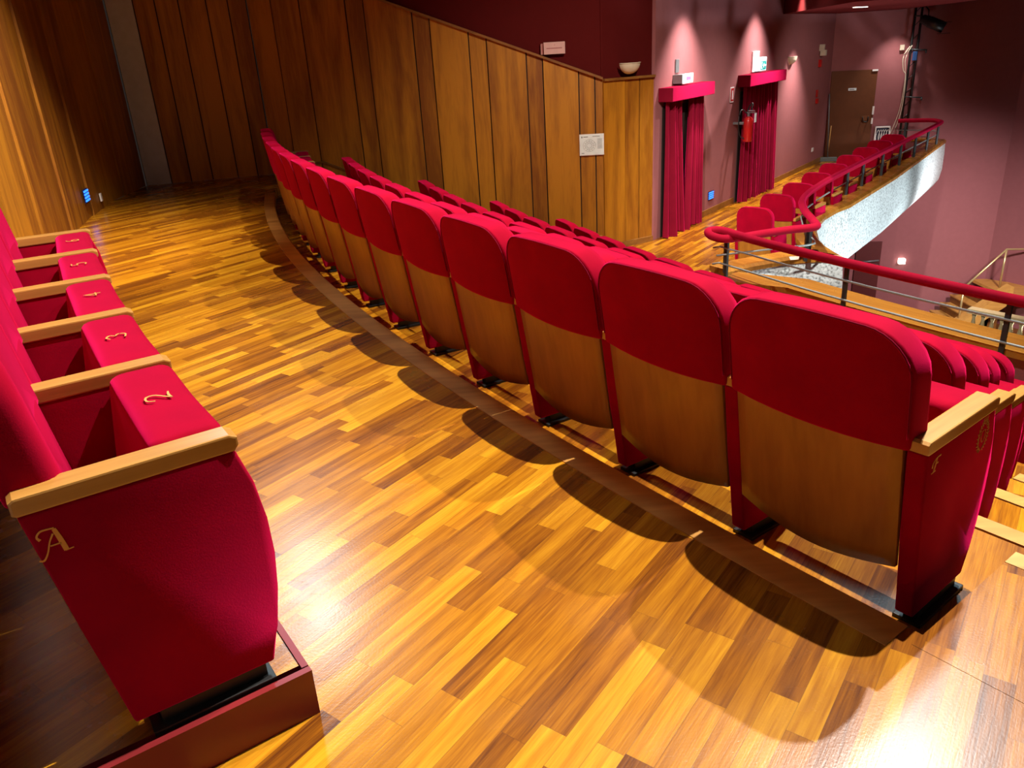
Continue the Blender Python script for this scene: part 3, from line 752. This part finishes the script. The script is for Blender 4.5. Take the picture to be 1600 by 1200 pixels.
def curtain(s0, s1, label, split, door_n, seed):
    L = (s1 - s0) / 1.037
    t = wall_thing('door_curtain', label, 'curtain', s0, 0, LZ)
    bm = B(); pleats(bm, 0.05, split[0], 0.0, split[2], 0.02, 2.16, 0.13, split[4], -0.06, seed); obj('curtain_panel', bm, VELC, t)
    bm = B(); pleats(bm, split[1], L - 0.05, split[3], L - 0.02, 0.02, 2.16, 0.13, split[5], -0.05, seed + 1); obj('curtain_panel', bm, VELC, t)
    bm = B(); 
    box(bm, -0.04, L + 0.04, -0.24, 0.0, 2.11, 2.31, 0.008)
    obj('valance', bm, VELC, t)
    bm = B(); obox(bm, wp(s0 + 0.08, 0.012, 0)[:2], WD, s1 - s0 - 0.16, -0.01, LZ, LZ + 2.1)
    struct('door_%d' % door_n, bm, DARKW)  # near-black slab stands in for the shade inside the doorway
curtain(0.176, 1.763, 'parted red velvet curtain over the doorway nearest the wood panelling', (0.60, 0.90, 0.80, 0.74, 4, 6), 1, 3)
curtain(3.547, 5.538, 'closed red velvet curtain over the doorway beside the fire extinguisher', (0.84, 0.88, 0.86, 0.86, 5, 7), 2, 9)
# lit box over first curtain
t = wall_thing('lit_sign', 'small white lit sign box above the parted curtain', 'sign', 0.643, 0.0, 0.947)
bm = B(); box(bm, 0, 0.36, -0.16, 0, 0, 0.13, 0.004); obj('housing', bm, GREYM, t)
bm = B(); box(bm, 0.01, 0.37, -0.18, -0.161, 0.0, 0.14, 0.003); obj('light_face', bm, WHITEL, t)
bm = B(); box(bm, 0.11, 0.27, -0.184, -0.181, 0.045, 0.095, 0.0); obj('pink_panel', bm, PINKL, t)
bm = B(); box(bm, 0, 0.13, -0.02, 0, 0, 0.20, 0.003)
o = obj('wall_vent', bm, GREYM, None, loc=wp(0.716, 0.0, 1.113)); o.rotation_euler = (0, 0, WRZ); tag(o, 'small olive grey vent cover high above the parted curtain', 'vent')
# emergency exit sign
t = wall_thing('exit_sign', 'green and white running man exit sign above the closed curtain', 'sign', 4.169, 0.0, 0.936)
bm = B(); box(bm, 0, 0.34, -0.03, 0, 0, 0.36, 0.003); obj('backplate', bm, WHITE, t)
bm = B(); box(bm, 0.12, 0.46, -0.13, -0.05, 0.01, 0.25, 0.004); obj('light_box', bm, WHITEL, t)
bm = B(); box(bm, 0.15, 0.43, -0.135, -0.131, 0.03, 0.18); obj('green_panel', bm, GREENL, t)
bm = B()
box(bm, 0.17, 0.23, -0.139, -0.136, 0.045, 0.165)
plate(bm, [(0.26, 0.105), (0.32, 0.155), (0.32, 0.12), (0.41, 0.12), (0.41, 0.09), (0.32, 0.09), (0.32, 0.055)], lambda a, b, d: (a, -0.136 - d, b), 0, 0.003)
bm2 = bm; obj('pictogram', bm2, WHITEL, t)
bm = B()
tube(bm, [(0.205, -0.1405, 0.145), (0.198, -0.1405, 0.105), (0.180, -0.1405, 0.06)], 0.006, 6); tube(bm, [(0.198, -0.1405, 0.105), (0.220, -0.1405, 0.075)], 0.005, 6); tube(bm, [(0.180, -0.1405, 0.128), (0.222, -0.1405, 0.118)], 0.004, 6)
obj('running_figure', bm, GREENL, t)
# extinguisher sign and extinguisher
t = wall_thing('fire_sign', 'small red and white fire extinguisher sign on the mauve wall', 'sign', 3.153, 0.0, 0.459)
bm = B(); box(bm, 0, 0.17, -0.008, 0, 0, 0.26); obj('plate', bm, WHITE, t)
bm = B(); box(bm, 0.015, 0.155, -0.011, -0.009, 0.02, 0.24); obj('red_field', bm, REDM, t)
bm = B(); box(bm, 0.065, 0.11, -0.014, -0.012, 0.05, 0.20, 0.0); obj('pictogram', bm, WHITE, t)
t = wall_thing('fire_extinguisher', 'red fire extinguisher with white tag hanging beside the closed curtain', 'extinguisher', 3.401, 0.29, -0.267)
bm = B()
prof = [(0.0, 0.0), (0.075, 0.0), (0.085, 0.015), (0.085, 0.36), (0.075, 0.40), (0.045, 0.43), (0.028, 0.44), (0.0, 0.44)]
n = 20; rr = [[bm.verts.new((r_ * math.cos(2 * math.pi * k / n), r_ * math.sin(2 * math.pi * k / n), z_)) for k in range(n)] for r_, z_ in prof[1:-1]]
for i in range(len(rr) - 1):
    for k in range(n): bm.faces.new((rr[i][k], rr[i][(k + 1) % n], rr[i + 1][(k + 1) % n], rr[i + 1][k])).smooth = True
bm.faces.new(rr[0][::-1]); bm.faces.new(rr[-1]); obj('cylinder', bm, REDM, t)
bm = B(); box(bm, -0.02, 0.02, -0.02, 0.02, 0.44, 0.50, 0.004); box(bm, -0.015, 0.015, -0.12, 0.03, 0.50, 0.515, 0.003); box(bm, -0.015, 0.015, -0.11, 0.02, 0.53, 0.545, 0.003); obj('valve_handle', bm, GREYM, t)
bm = B(); tube(bm, smooth_path([(0, 0.02, 0.48), (-0.06, 0.10, 0.56), (-0.14, 0.12, 0.48), (-0.17, 0.12, 0.3), (-0.13, 0.10, 0.12), (-0.10, 0.03, 0.06)], 5), 0.010, 8); obj('hose', bm, BLACK, t)
bm = B(); tube(bm, smooth_path([(0.02, -0.02, 0.5), (0.04, -0.05, 0.60), (0.07, -0.03, 0.66), (0.09, 0.03, 0.60), (0.08, 0.05, 0.5)], 5), 0.016, 8); obj('hanging_hook', bm, BLACK, t)
bm = B(); box(bm, 0.03, 0.13, -0.10, -0.096, 0.33, 0.49); obj('inspection_tag', bm, PALE, t)
bm = B(); box(bm, -0.03, 0.03, 0.085, 0.28, 0.30, 0.34, 0.003); obj('bracket', bm, GREYM, t)
# sconces: half bowl plaster lamps
def sconce(label, loc, rz):
    t = thing('wall_sconce', label, 'lamp', loc, rz, 'half bowl wall lamps')
    bm = B(); n = 16; m = 8; rings = []
    for j in range(m + 1):
        a = j / m * math.pi / 2; rr_ = 0.185 * math.cos(a) ; z = -0.155 * math.sin(a)
        rings.append([bm.verts.new((rr_ * math.cos(math.pi * k / n), -0.72 * rr_ * math.sin(math.pi * k / n) - 0.002, z)) for k in range(n + 1)])
    for j in range(m):
        for k in range(n): 
            try: bm.faces.new((rings[j][k], rings[j][k + 1], rings[j + 1][k + 1], rings[j + 1][k])).smooth = True
            except ValueError: pass
    bmesh.ops.remove_doubles(bm, verts=bm.verts, dist=1e-5)
    obj('bowl', bm, CREAM, t)
    bm = B(); tube(bm, [(0.185 * math.cos(math.pi * k / n), -0.72 * 0.185 * math.sin(math.pi * k / n) - 0.002, 0) for k in range(n + 1)], 0.008, 6); obj('rim', bm, CREAM, t)
sconce('cream half bowl wall lamp above the end of the wood panelling', (Q3[0] + d3.x * 0.455 + n3[0] * 0.05, Q3[1] + d3.y * 0.455 + n3[1] * 0.05, 1.32), math.atan2(d3.y, d3.x))
sconce('cream half bowl wall lamp on the mauve wall to the right of the exit sign', wp(6.533, 0.0, 1.123), WRZ)
# step light, sockets, devices
def louvre(label, loc, rz, w_=0.22, h_=0.13, grp=None, lit=True):
    t = thing('step_light', label, 'light', loc, rz, grp)
    bm = B(); box(bm, -w_ / 2, w_ / 2, -0.012, 0, -h_ / 2, h_ / 2, 0.002); obj('frame', bm, NAVY, t)
    for k in range(4):
        bm = B(); z = -h_ / 2 + h_ * (0.16 + 0.225 * k); box(bm, -w_ / 2 + 0.015, w_ / 2 - 0.015, -0.022, -0.013, z - 0.009, z + 0.011); obj('louvre_slat', bm, BLUEL, t)
louvre('blue lit louvred step light low on the mauve wall between the curtains', wp(2.406, 0.0, -1.133), WRZ, 0.24, 0.16)
a = pol(RWALL - 0.004, 194.35)
louvre('blue lit louvred step light on the wood panelling behind the back row', (a[0], a[1], 0.27), R(194.35 + 90 + 180), 0.24, 0.16)
a = pol(RWALL - 0.01, 192.95)
bm = B(); box(bm, -0.03, 0.03, -0.02, 0, 0, 0.10, 0.003); o = obj('wall_socket', bm, WHITE, None, loc=(a[0], a[1], 0.10)); o.rotation_euler = (0, 0, R(192.95 + 270)); tag(o, 'small pale switch plate at the far corner of the panelled wall', 'switch')
for s, lab in ((8.69, 'small white wall socket near the broom'), (5.66, 'small white wall socket beside the closed curtain')):
    bm = B(); box(bm, 0, 0.13, -0.015, 0, 0, 0.09, 0.003); o = obj('wall_socket', bm, WHITE, None, loc=wp(s, 0, -1.138)); o.rotation_euler = (0, 0, WRZ); tag(o, lab, 'socket')
t = wall_thing('smoke_alarm', 'white alarm siren high in the far corner of the mauve wall', 'alarm', 8.607, 0.0, 1.061)
bm = B(); box(bm, 0, 0.10, -0.10, 0, 0.10, 0.24, 0.006); obj('siren', bm, CREAM, t)
bm = B(); box(bm, 0.02, 0.13, -0.14, -0.02, 0.0, 0.12, 0.006); obj('lamp', bm, CREAM, t)
bm = B(); box(bm, 0.03, 0.12, -0.06, 0, -0.24, -0.08, 0.004); obj('call_point', bm, REDM, t)
t = wall_thing('fire_call_point', 'narrow red alarm sign on the mauve wall by the broom', 'alarm', 8.649, 0.0, -0.007)
bm = B(); box(bm, 0, 0.12, -0.02, 0, 0.14, 0.30, 0.003); obj('plate', bm, REDM, t)
bm = B(); box(bm, 0.01, 0.11, -0.05, 0, 0.0, 0.11, 0.004); obj('button_box', bm, REDM, t)
# notices on the panelled wall
def sp(s, o, z): return (Q2[0] + d.x * s + n2[0] * o, Q2[1] + d.y * s + n2[1] * o, z)
SRZ = math.atan2(d.y, d.x)
t = thing('evacuation_plan', 'white framed evacuation plan poster on the wood panelling', 'poster', sp(4.84, 0.01, 0.035), SRZ)
bm = B(); box(bm, 0, 0.375, -0.012, 0, 0, 0.315, 0.002); obj('board', bm, WHITE, t)
bm = B(); box(bm, 0.012, 0.363, -0.015, -0.013, 0.012, 0.303); obj('print', bm, PALE, t)
bm = B()
for k in range(9): box(bm, 0.275, 0.345, -0.0172, -0.0158, 0.10 + k * 0.017, 0.104 + k * 0.017)
box(bm, 0.06, 0.13, -0.0172, -0.0158, 0.272, 0.280); box(bm, 0.03, 0.045, -0.0172, -0.0158, 0.262, 0.284); box(bm, 0.20, 0.31, -0.0172, -0.0158, 0.276, 0.282); box(bm, 0.03, 0.07, -0.0172, -0.0158, 0.03, 0.037)
for r_ in (0.035, 0.062, 0.088):
    pts = [(0.150 + r_ * 1.1 * math.cos(a_ * math.pi / 12), -0.0165, 0.145 + r_ * math.sin(a_ * math.pi / 12)) for a_ in range(25)]; tube(bm, pts, 0.0011, 4)
for a_ in range(0, 12, 1): tube(bm, [(0.150 + 0.038 * math.cos(a_ * math.pi / 6), -0.0165, 0.145 + 0.035 * math.sin(a_ * math.pi / 6)), (0.150 + 0.097 * math.cos(a_ * math.pi / 6), -0.0165, 0.145 + 0.088 * math.sin(a_ * math.pi / 6))], 0.0009, 4)
obj('plan_drawing', bm, INK, t)
t = thing('alarm_panel', 'pale pink unlit alarm sign box on the shaded upper wall above the panelling', 'sign', sp(4.30, -0.05, 1.51), SRZ)
bm = B(); box(bm, 0, 0.07, -0.05, 0, 0, 0.15, 0.003); obj('housing', bm, plain('pink shade', (0.42, 0.17, 0.15), 0.5), t)
bm = B(); box(bm, 0.045, 0.36, -0.09, -0.045, 0, 0.165, 0.004); obj('sign_face', bm, plain('pale pink plastic', (0.60, 0.36, 0.33), 0.5), t)
bm = B(); box(bm, 0.085, 0.315, -0.0925, -0.0905, 0.075, 0.088); box(bm, 0.20, 0.21, -0.0925, -0.0905, 0.12, 0.13); obj('faint_lettering', bm, plain('faint lettering', (0.35, 0.13, 0.13), 0.6), t)

# ------------------------------------------------------------------ end wall with door
def ep(s, o, z): return (C1[0] + ED[0] * s + ED[1] * o, C1[1] + ED[1] * s - ED[0] * o, z)
ERZ = math.atan2(ED[1], ED[0])
t = thing('door_3', 'plain brown door', 'door', ep(0.021, 0.0, LZ), ERZ); del t['category']; del t['label']; t['kind'] = 'structure'
bm = B(); box(bm, 0.0, 1.06, -0.035, 0.0, 0.0, 2.14, 0.006); obj('door_leaf', bm, DOORB, t)
bm = B(); box(bm, 0.42, 0.61, -0.042, -0.036, 1.67, 1.73); obj('name_plate', bm, PALE, t)
bm = B(); box(bm, 0.45, 0.56, -0.0445, -0.0425, 1.690, 1.705); obj('faint_lettering', bm, INK, t)
bm = B(); tube(bm, smooth_path([(0.82, -0.036, 1.03), (0.82, -0.09, 1.02), (0.84, -0.10, 0.93), (0.93, -0.10, 0.93), (0.95, -0.09, 1.02), (0.95, -0.036, 1.03)], 3), 0.014, 8); obj('handle', bm, BLACK, t)
bm = B(); box(bm, 0.79, 0.98, -0.045, -0.036, 0.95, 1.06, 0.002); obj('handle_plate', bm, plain('bronze', (0.22, 0.08, 0.03), 0.4, 0.4), t)
bm = B(); box(bm, 0.93, 1.06, -0.06, -0.036, 2.10, 2.14); obj('door_contact', bm, WHITE, t)
bm = B(); box(bm, 1.03, 1.075, -0.055, -0.03, 1.08, 1.28, 0.002); box(bm, 1.03, 1.07, -0.055, -0.03, 0.86, 1.00, 0.002); obj('lock_plate', bm, WHITE, t)
bm = B(); box(bm, 0, 0.10, -0.05, 0, 0, 0.12, 0.004); o = obj('motion_sensor', bm, CREAM, None, loc=ep(1.514, 0.0, 1.061)); o.rotation_euler = (0, 0, ERZ); tag(o, 'small beige sensor box high on the wall beside the lamp pole', 'sensor')
# electrical panel with coiled cables
t = thing('electrical_panel', 'open white electrical box with coiled white cables behind the last gallery seat', 'electrical box', ep(1.150, 0.0, -1.10), ERZ)
bm = B(); box(bm, 0, 0.36, -0.09, -0.07, 0, 0.42, 0.004); obj('backplate', bm, NAVY, t)
bm = B()
for q in ((0, 0.03, 0, 0.42), (0.33, 0.36, 0, 0.42), (0, 0.36, 0.39, 0.42), (0, 0.36, 0, 0.03)): box(bm, q[0], q[1], -0.16, -0.07, q[2], q[3], 0.003)
obj('frame', bm, WHITE, t)
bm = B()
for k in range(5):
    x = 0.06 + 0.055 * k; tube(bm, smooth_path([(x, -0.10, 0.05), (x - 0.02, -0.13, 0.2), (x + 0.03, -0.12, 0.34), (x + 0.06, -0.13, 0.2), (x + 0.02, -0.14, 0.02), (x - 0.08, -0.16, -0.12)], 4), 0.009, 6)
obj('cable', bm, WHITE, t)
# lamp pole with spotlight
t = thing('lighting_pole', 'tall black lighting pole with cross bars and cables against the end wall', 'lighting stand', ep(1.784, 0.166, LZ), ERZ)
bm = B()
for x in (-0.05, 0.09): tube(bm, [(x, 0, 0.3), (x, 0, 4.2)], 0.028, 8)
for k in range(13): tube(bm, [(-0.05, 0, 0.35 + 0.3 * k), (0.09, 0, 0.5 + 0.3 * k)], 0.010, 6)
obj('truss', bm, BLACK, t)
bm = B(); box(bm, -0.40, 0.12, -0.10, 0.06, 0.15, 0.38, 0.02); obj('base_box', bm, BLACK, t)
for z, x in ((1.48, 0.34), (2.55, 0.30), (3.28, 0.28)):
    bm = B(); tube(bm, [(-0.05, -0.03, z), (x, -0.05, z - 0.03)], 0.016, 8); tube(bm, [(x - 0.02, -0.05, z - 0.03), (x - 0.02, -0.05, z - 0.10)], 0.02, 6); obj('cross_bar', bm, IRON, t)
bm = B(); tube(bm, smooth_path([(-0.08, -0.04, 2.62), (-0.20, -0.05, 2.4), (-0.17, -0.05, 2.1), (-0.09, -0.05, 1.9), (-0.12, -0.05, 1.0), (-0.45, -0.10, 0.1)], 5), 0.012, 6)
tube(bm, smooth_path([(-0.04, -0.04, 2.64), (-0.15, -0.05, 2.35), (-0.10, -0.05, 1.9), (-0.14, -0.06, 1.2), (-0.3, -0.08, 0.6), (-0.5, -0.12, 0.0)], 5), 0.009, 6)
obj('cable', bm, CREAM, t)
bm = B(); box(bm, 0.0, 0.09, -0.10, -0.02, 2.30, 2.50, 0.01); obj('blue_plug', bm, plain('blue plug', (0.02, 0.08, 0.25), 0.5), t)
t = thing('stage_spotlight', 'black stage spotlight clamped high on the lighting pole', 'spotlight', ep(1.867, 0.363, 1.724), ERZ)
bm = B(); a = Vector((0.0, 0, 0.0)); dr = Vector((0.88, -0.2, -0.42)).normalized()
tube(bm, [a - dr * 0.05, a, a + dr * 0.15, a + dr * 0.16, a + dr * 0.52], [0.06, 0.10, 0.11, 0.125, 0.125], 14); obj('lamp_body', bm, BLACK, t)
bm = B(); c_ = a + dr * 0.52
for s_ in (-1, 1): box(bm, c_.x - 0.10, c_.x + 0.12, -0.13 - 0.1, 0.12 - 0.1, c_.z + s_ * 0.12 - 0.006, c_.z + s_ * 0.12 + 0.006)
obj('barn_door', bm, BLACK, t)
bm = B(); tube(bm, [(0.12, 0.0, 0.02), (0.12, 0.05, 0.18), (0.06, 0.12, 0.27), (-0.08, 0.15, 0.27)], 0.016, 6); obj('yoke', bm, BLACK, t)
# brooms in the corner
t = thing('broom', 'grey handled broom leaning in the corner beside the brown door', 'broom', ep(0.104, 0.249, LZ), ERZ)
bm = B(); tube(bm, [(-0.02, 0, 0.10), (-0.10, 0.17, 1.62)], 0.016, 8); obj('handle', bm, GREYM, t)
bm = B(); box(bm, -0.20, 0.20, -0.05, 0.05, 0.0, 0.10, 0.015); obj('brush_head', bm, plain('broom bristles', (0.18, 0.22, 0.22), 0.8), t)
t = thing('dustpan_stick', 'short pale yellow stick leaning by the broom', 'stick', ep(0.083, 0.166, LZ), ERZ)
bm = B(); tube(bm, [(0.0, 0, 0.02), (0.04, 0.12, 0.85)], 0.013, 8); obj('stick', bm, YELW, t)

# ------------------------------------------------------------------ stalls level seen beyond the railing
t = thing('door_5', None, None, ep(1.058, 0.0, -5.763), ERZ); t['kind'] = 'structure'
bm = B(); box(bm, 0.0, 0.62, -0.04, 0.0, 0.0, 2.15, 0.004); obj('door_leaf', bm, plain('maroon door', (0.10, 0.012, 0.012), 0.5), t)
bm = B(); tube(bm, [(0.05, -0.10, 1.60), (0.58, -0.10, 1.66)], 0.022, 8); tube(bm, [(0.52, -0.12, 1.45), (0.52, -0.12, 1.55)], 0.05, 8); obj('push_bar', bm, GREYM, t)
e2 = Vector((C3[0] - C2[0], C3[1] - C2[1])).normalized()
t = thing('stage_wall_lamp', 'small bright white lamp on the stage wall just above the railing', 'lamp', (C2[0] + e2.x * 0.12 + e2.y * 0.05, C2[1] + e2.y * 0.12 - e2.x * 0.05, -4.2), math.atan2(e2.y, e2.x))
bm = B(); box(bm, 0, 0.16, -0.10, 0.04, 0, 0.14, 0.02); obj('lamp_head', bm, LAMPL, t)
# stage stair
t = thing('stage_stair', 'short brown wooden stair rising to the landing by the stage wall', 'stairs', (0.43, 0.62, -0.22))
for k in range(4):
    bm = B(); x0 = 10.85 + 0.24 * k; zt = -5.2 + 0.2 * k
    prism(bm, [(x0, 18.12), (x0 + 0.40, 18.12), (x0 + 0.40, 19.15), (x0, 19.25)], -5.5, zt - 0.03); obj('riser', bm, BROWNW, t)
    bm = B(); prism(bm, [(x0 - 0.02, 18.10), (x0 + 0.40, 18.10), (x0 + 0.40, 19.15), (x0 - 0.02, 19.27)], zt - 0.03, zt); obj('tread', bm, YELW, t)
bm = B(); prism(bm, [(11.80, 17.75), (13.2, 17.3), (12.8, 18.4), (12.15, 19.15), (11.80, 19.22)], -4.47, -4.40); obj('landing', bm, YELW, t)
bm = B()
lo = [(10.80, 18.02, -5.2), (11.95, 17.85, -4.25)]
vs = []
for (x, y, z) in lo: vs.append([bm.verts.new((x, y + o_, z + q)) for o_, q in ((-0.16, -0.35), (0.16, -0.35), (0.16, 0.06), (-0.16, 0.06))])
for k in range(4): bm.faces.new((vs[0][k], vs[0][(k + 1) % 4], vs[1][(k + 1) % 4], vs[1][k]))
bm.faces.new(vs[0]); bm.faces.new(vs[1][::-1]); obj('side_board', bm, YELW, t)
t = thing('brass_handrail', 'thin brass handrail climbing beside the stage stair', 'handrail', (0.43, 0.62, -0.22))
bm = B(); tube(bm, [(10.94, 18.07, -4.25), (12.02, 18.36, -3.42), (12.9, 18.15, -3.42)], 0.026, 8); obj('rail', bm, BRASS, t)
for x, y, z0_, z1_ in ((10.94, 18.07, -5.2, -4.25), (12.02, 18.36, -4.4, -3.42)):
    bm = B(); tube(bm, [(x, y, z0_), (x, y, z1_)], 0.026, 8); obj('post', bm, BRASS, t)
t = thing('balustrade', 'cream stone balustrade at the foot of the stage stair', 'balustrade', (0.38, 0.55, 0.0))
p0 = Vector((9.69, 15.75)); p1 = Vector((10.9, 14.1)); e3 = (p1 - p0).normalized(); LL = (p1 - p0).length
bm = B(); obox(bm, p0, (e3.x, e3.y), LL, 0.22, -4.28, -4.18); obj('top_rail', bm, STONE, t)
nb = 9
for k in range(nb):
    c_ = p0 + e3 * (0.12 + k * 0.19) + Vector((-e3.y, e3.x)) * 0.11
    bm = B(); tube(bm, [(c_.x, c_.y, -5.5), (c_.x, c_.y, -5.1), (c_.x, c_.y, -4.85), (c_.x, c_.y, -4.6), (c_.x, c_.y, -4.4), (c_.x, c_.y, -4.28)], [0.06, 0.03, 0.075, 0.06, 0.03, 0.055], 8); obj('baluster', bm, STONE, t)

# ------------------------------------------------------------------ downlights grazing the mauve walls, stage side light
for s, pw, zl in ((0.98, 900, 2.6), (4.25, 900, 2.6), (6.7, 620, 1.85)):
    spot('downlight', wp(s, 0.62, zl), wp(s + 0.05, 0.35, -1.304), pw, 82, 1.0, 0.05, (1, 0.88, 0.82))
spot('downlight_end', ep(1.4, 0.519, 1.911), ep(1.4, 0.259, -1.304), 180, 80, 1.0, 0.05, (1, 0.88, 0.82))
spot('downlight_low', wp(2.696, 1.244, 3.259), wp(2.385, 1.244, -1.48), 70, 80, 1.0, 0.08, (1, 0.90, 0.82))
spot('stage_front', (8.6, 9.6, -5.5), (4.9, 11.6, -1.6), 2800, 80, 0.9, 0.3, COOL)
spot('stage_front', (12.2, 14.4, -5.5), (8.6, 16.2, -1.9), 2300, 72, 0.9, 0.3, COOL)
spot('stage_wall_wash', (10.8, 14.0, -0.8), (10.8, 20.0, -4.6), 1700, 80, 1.0, 0.2, (1.0, 0.85, 0.85))
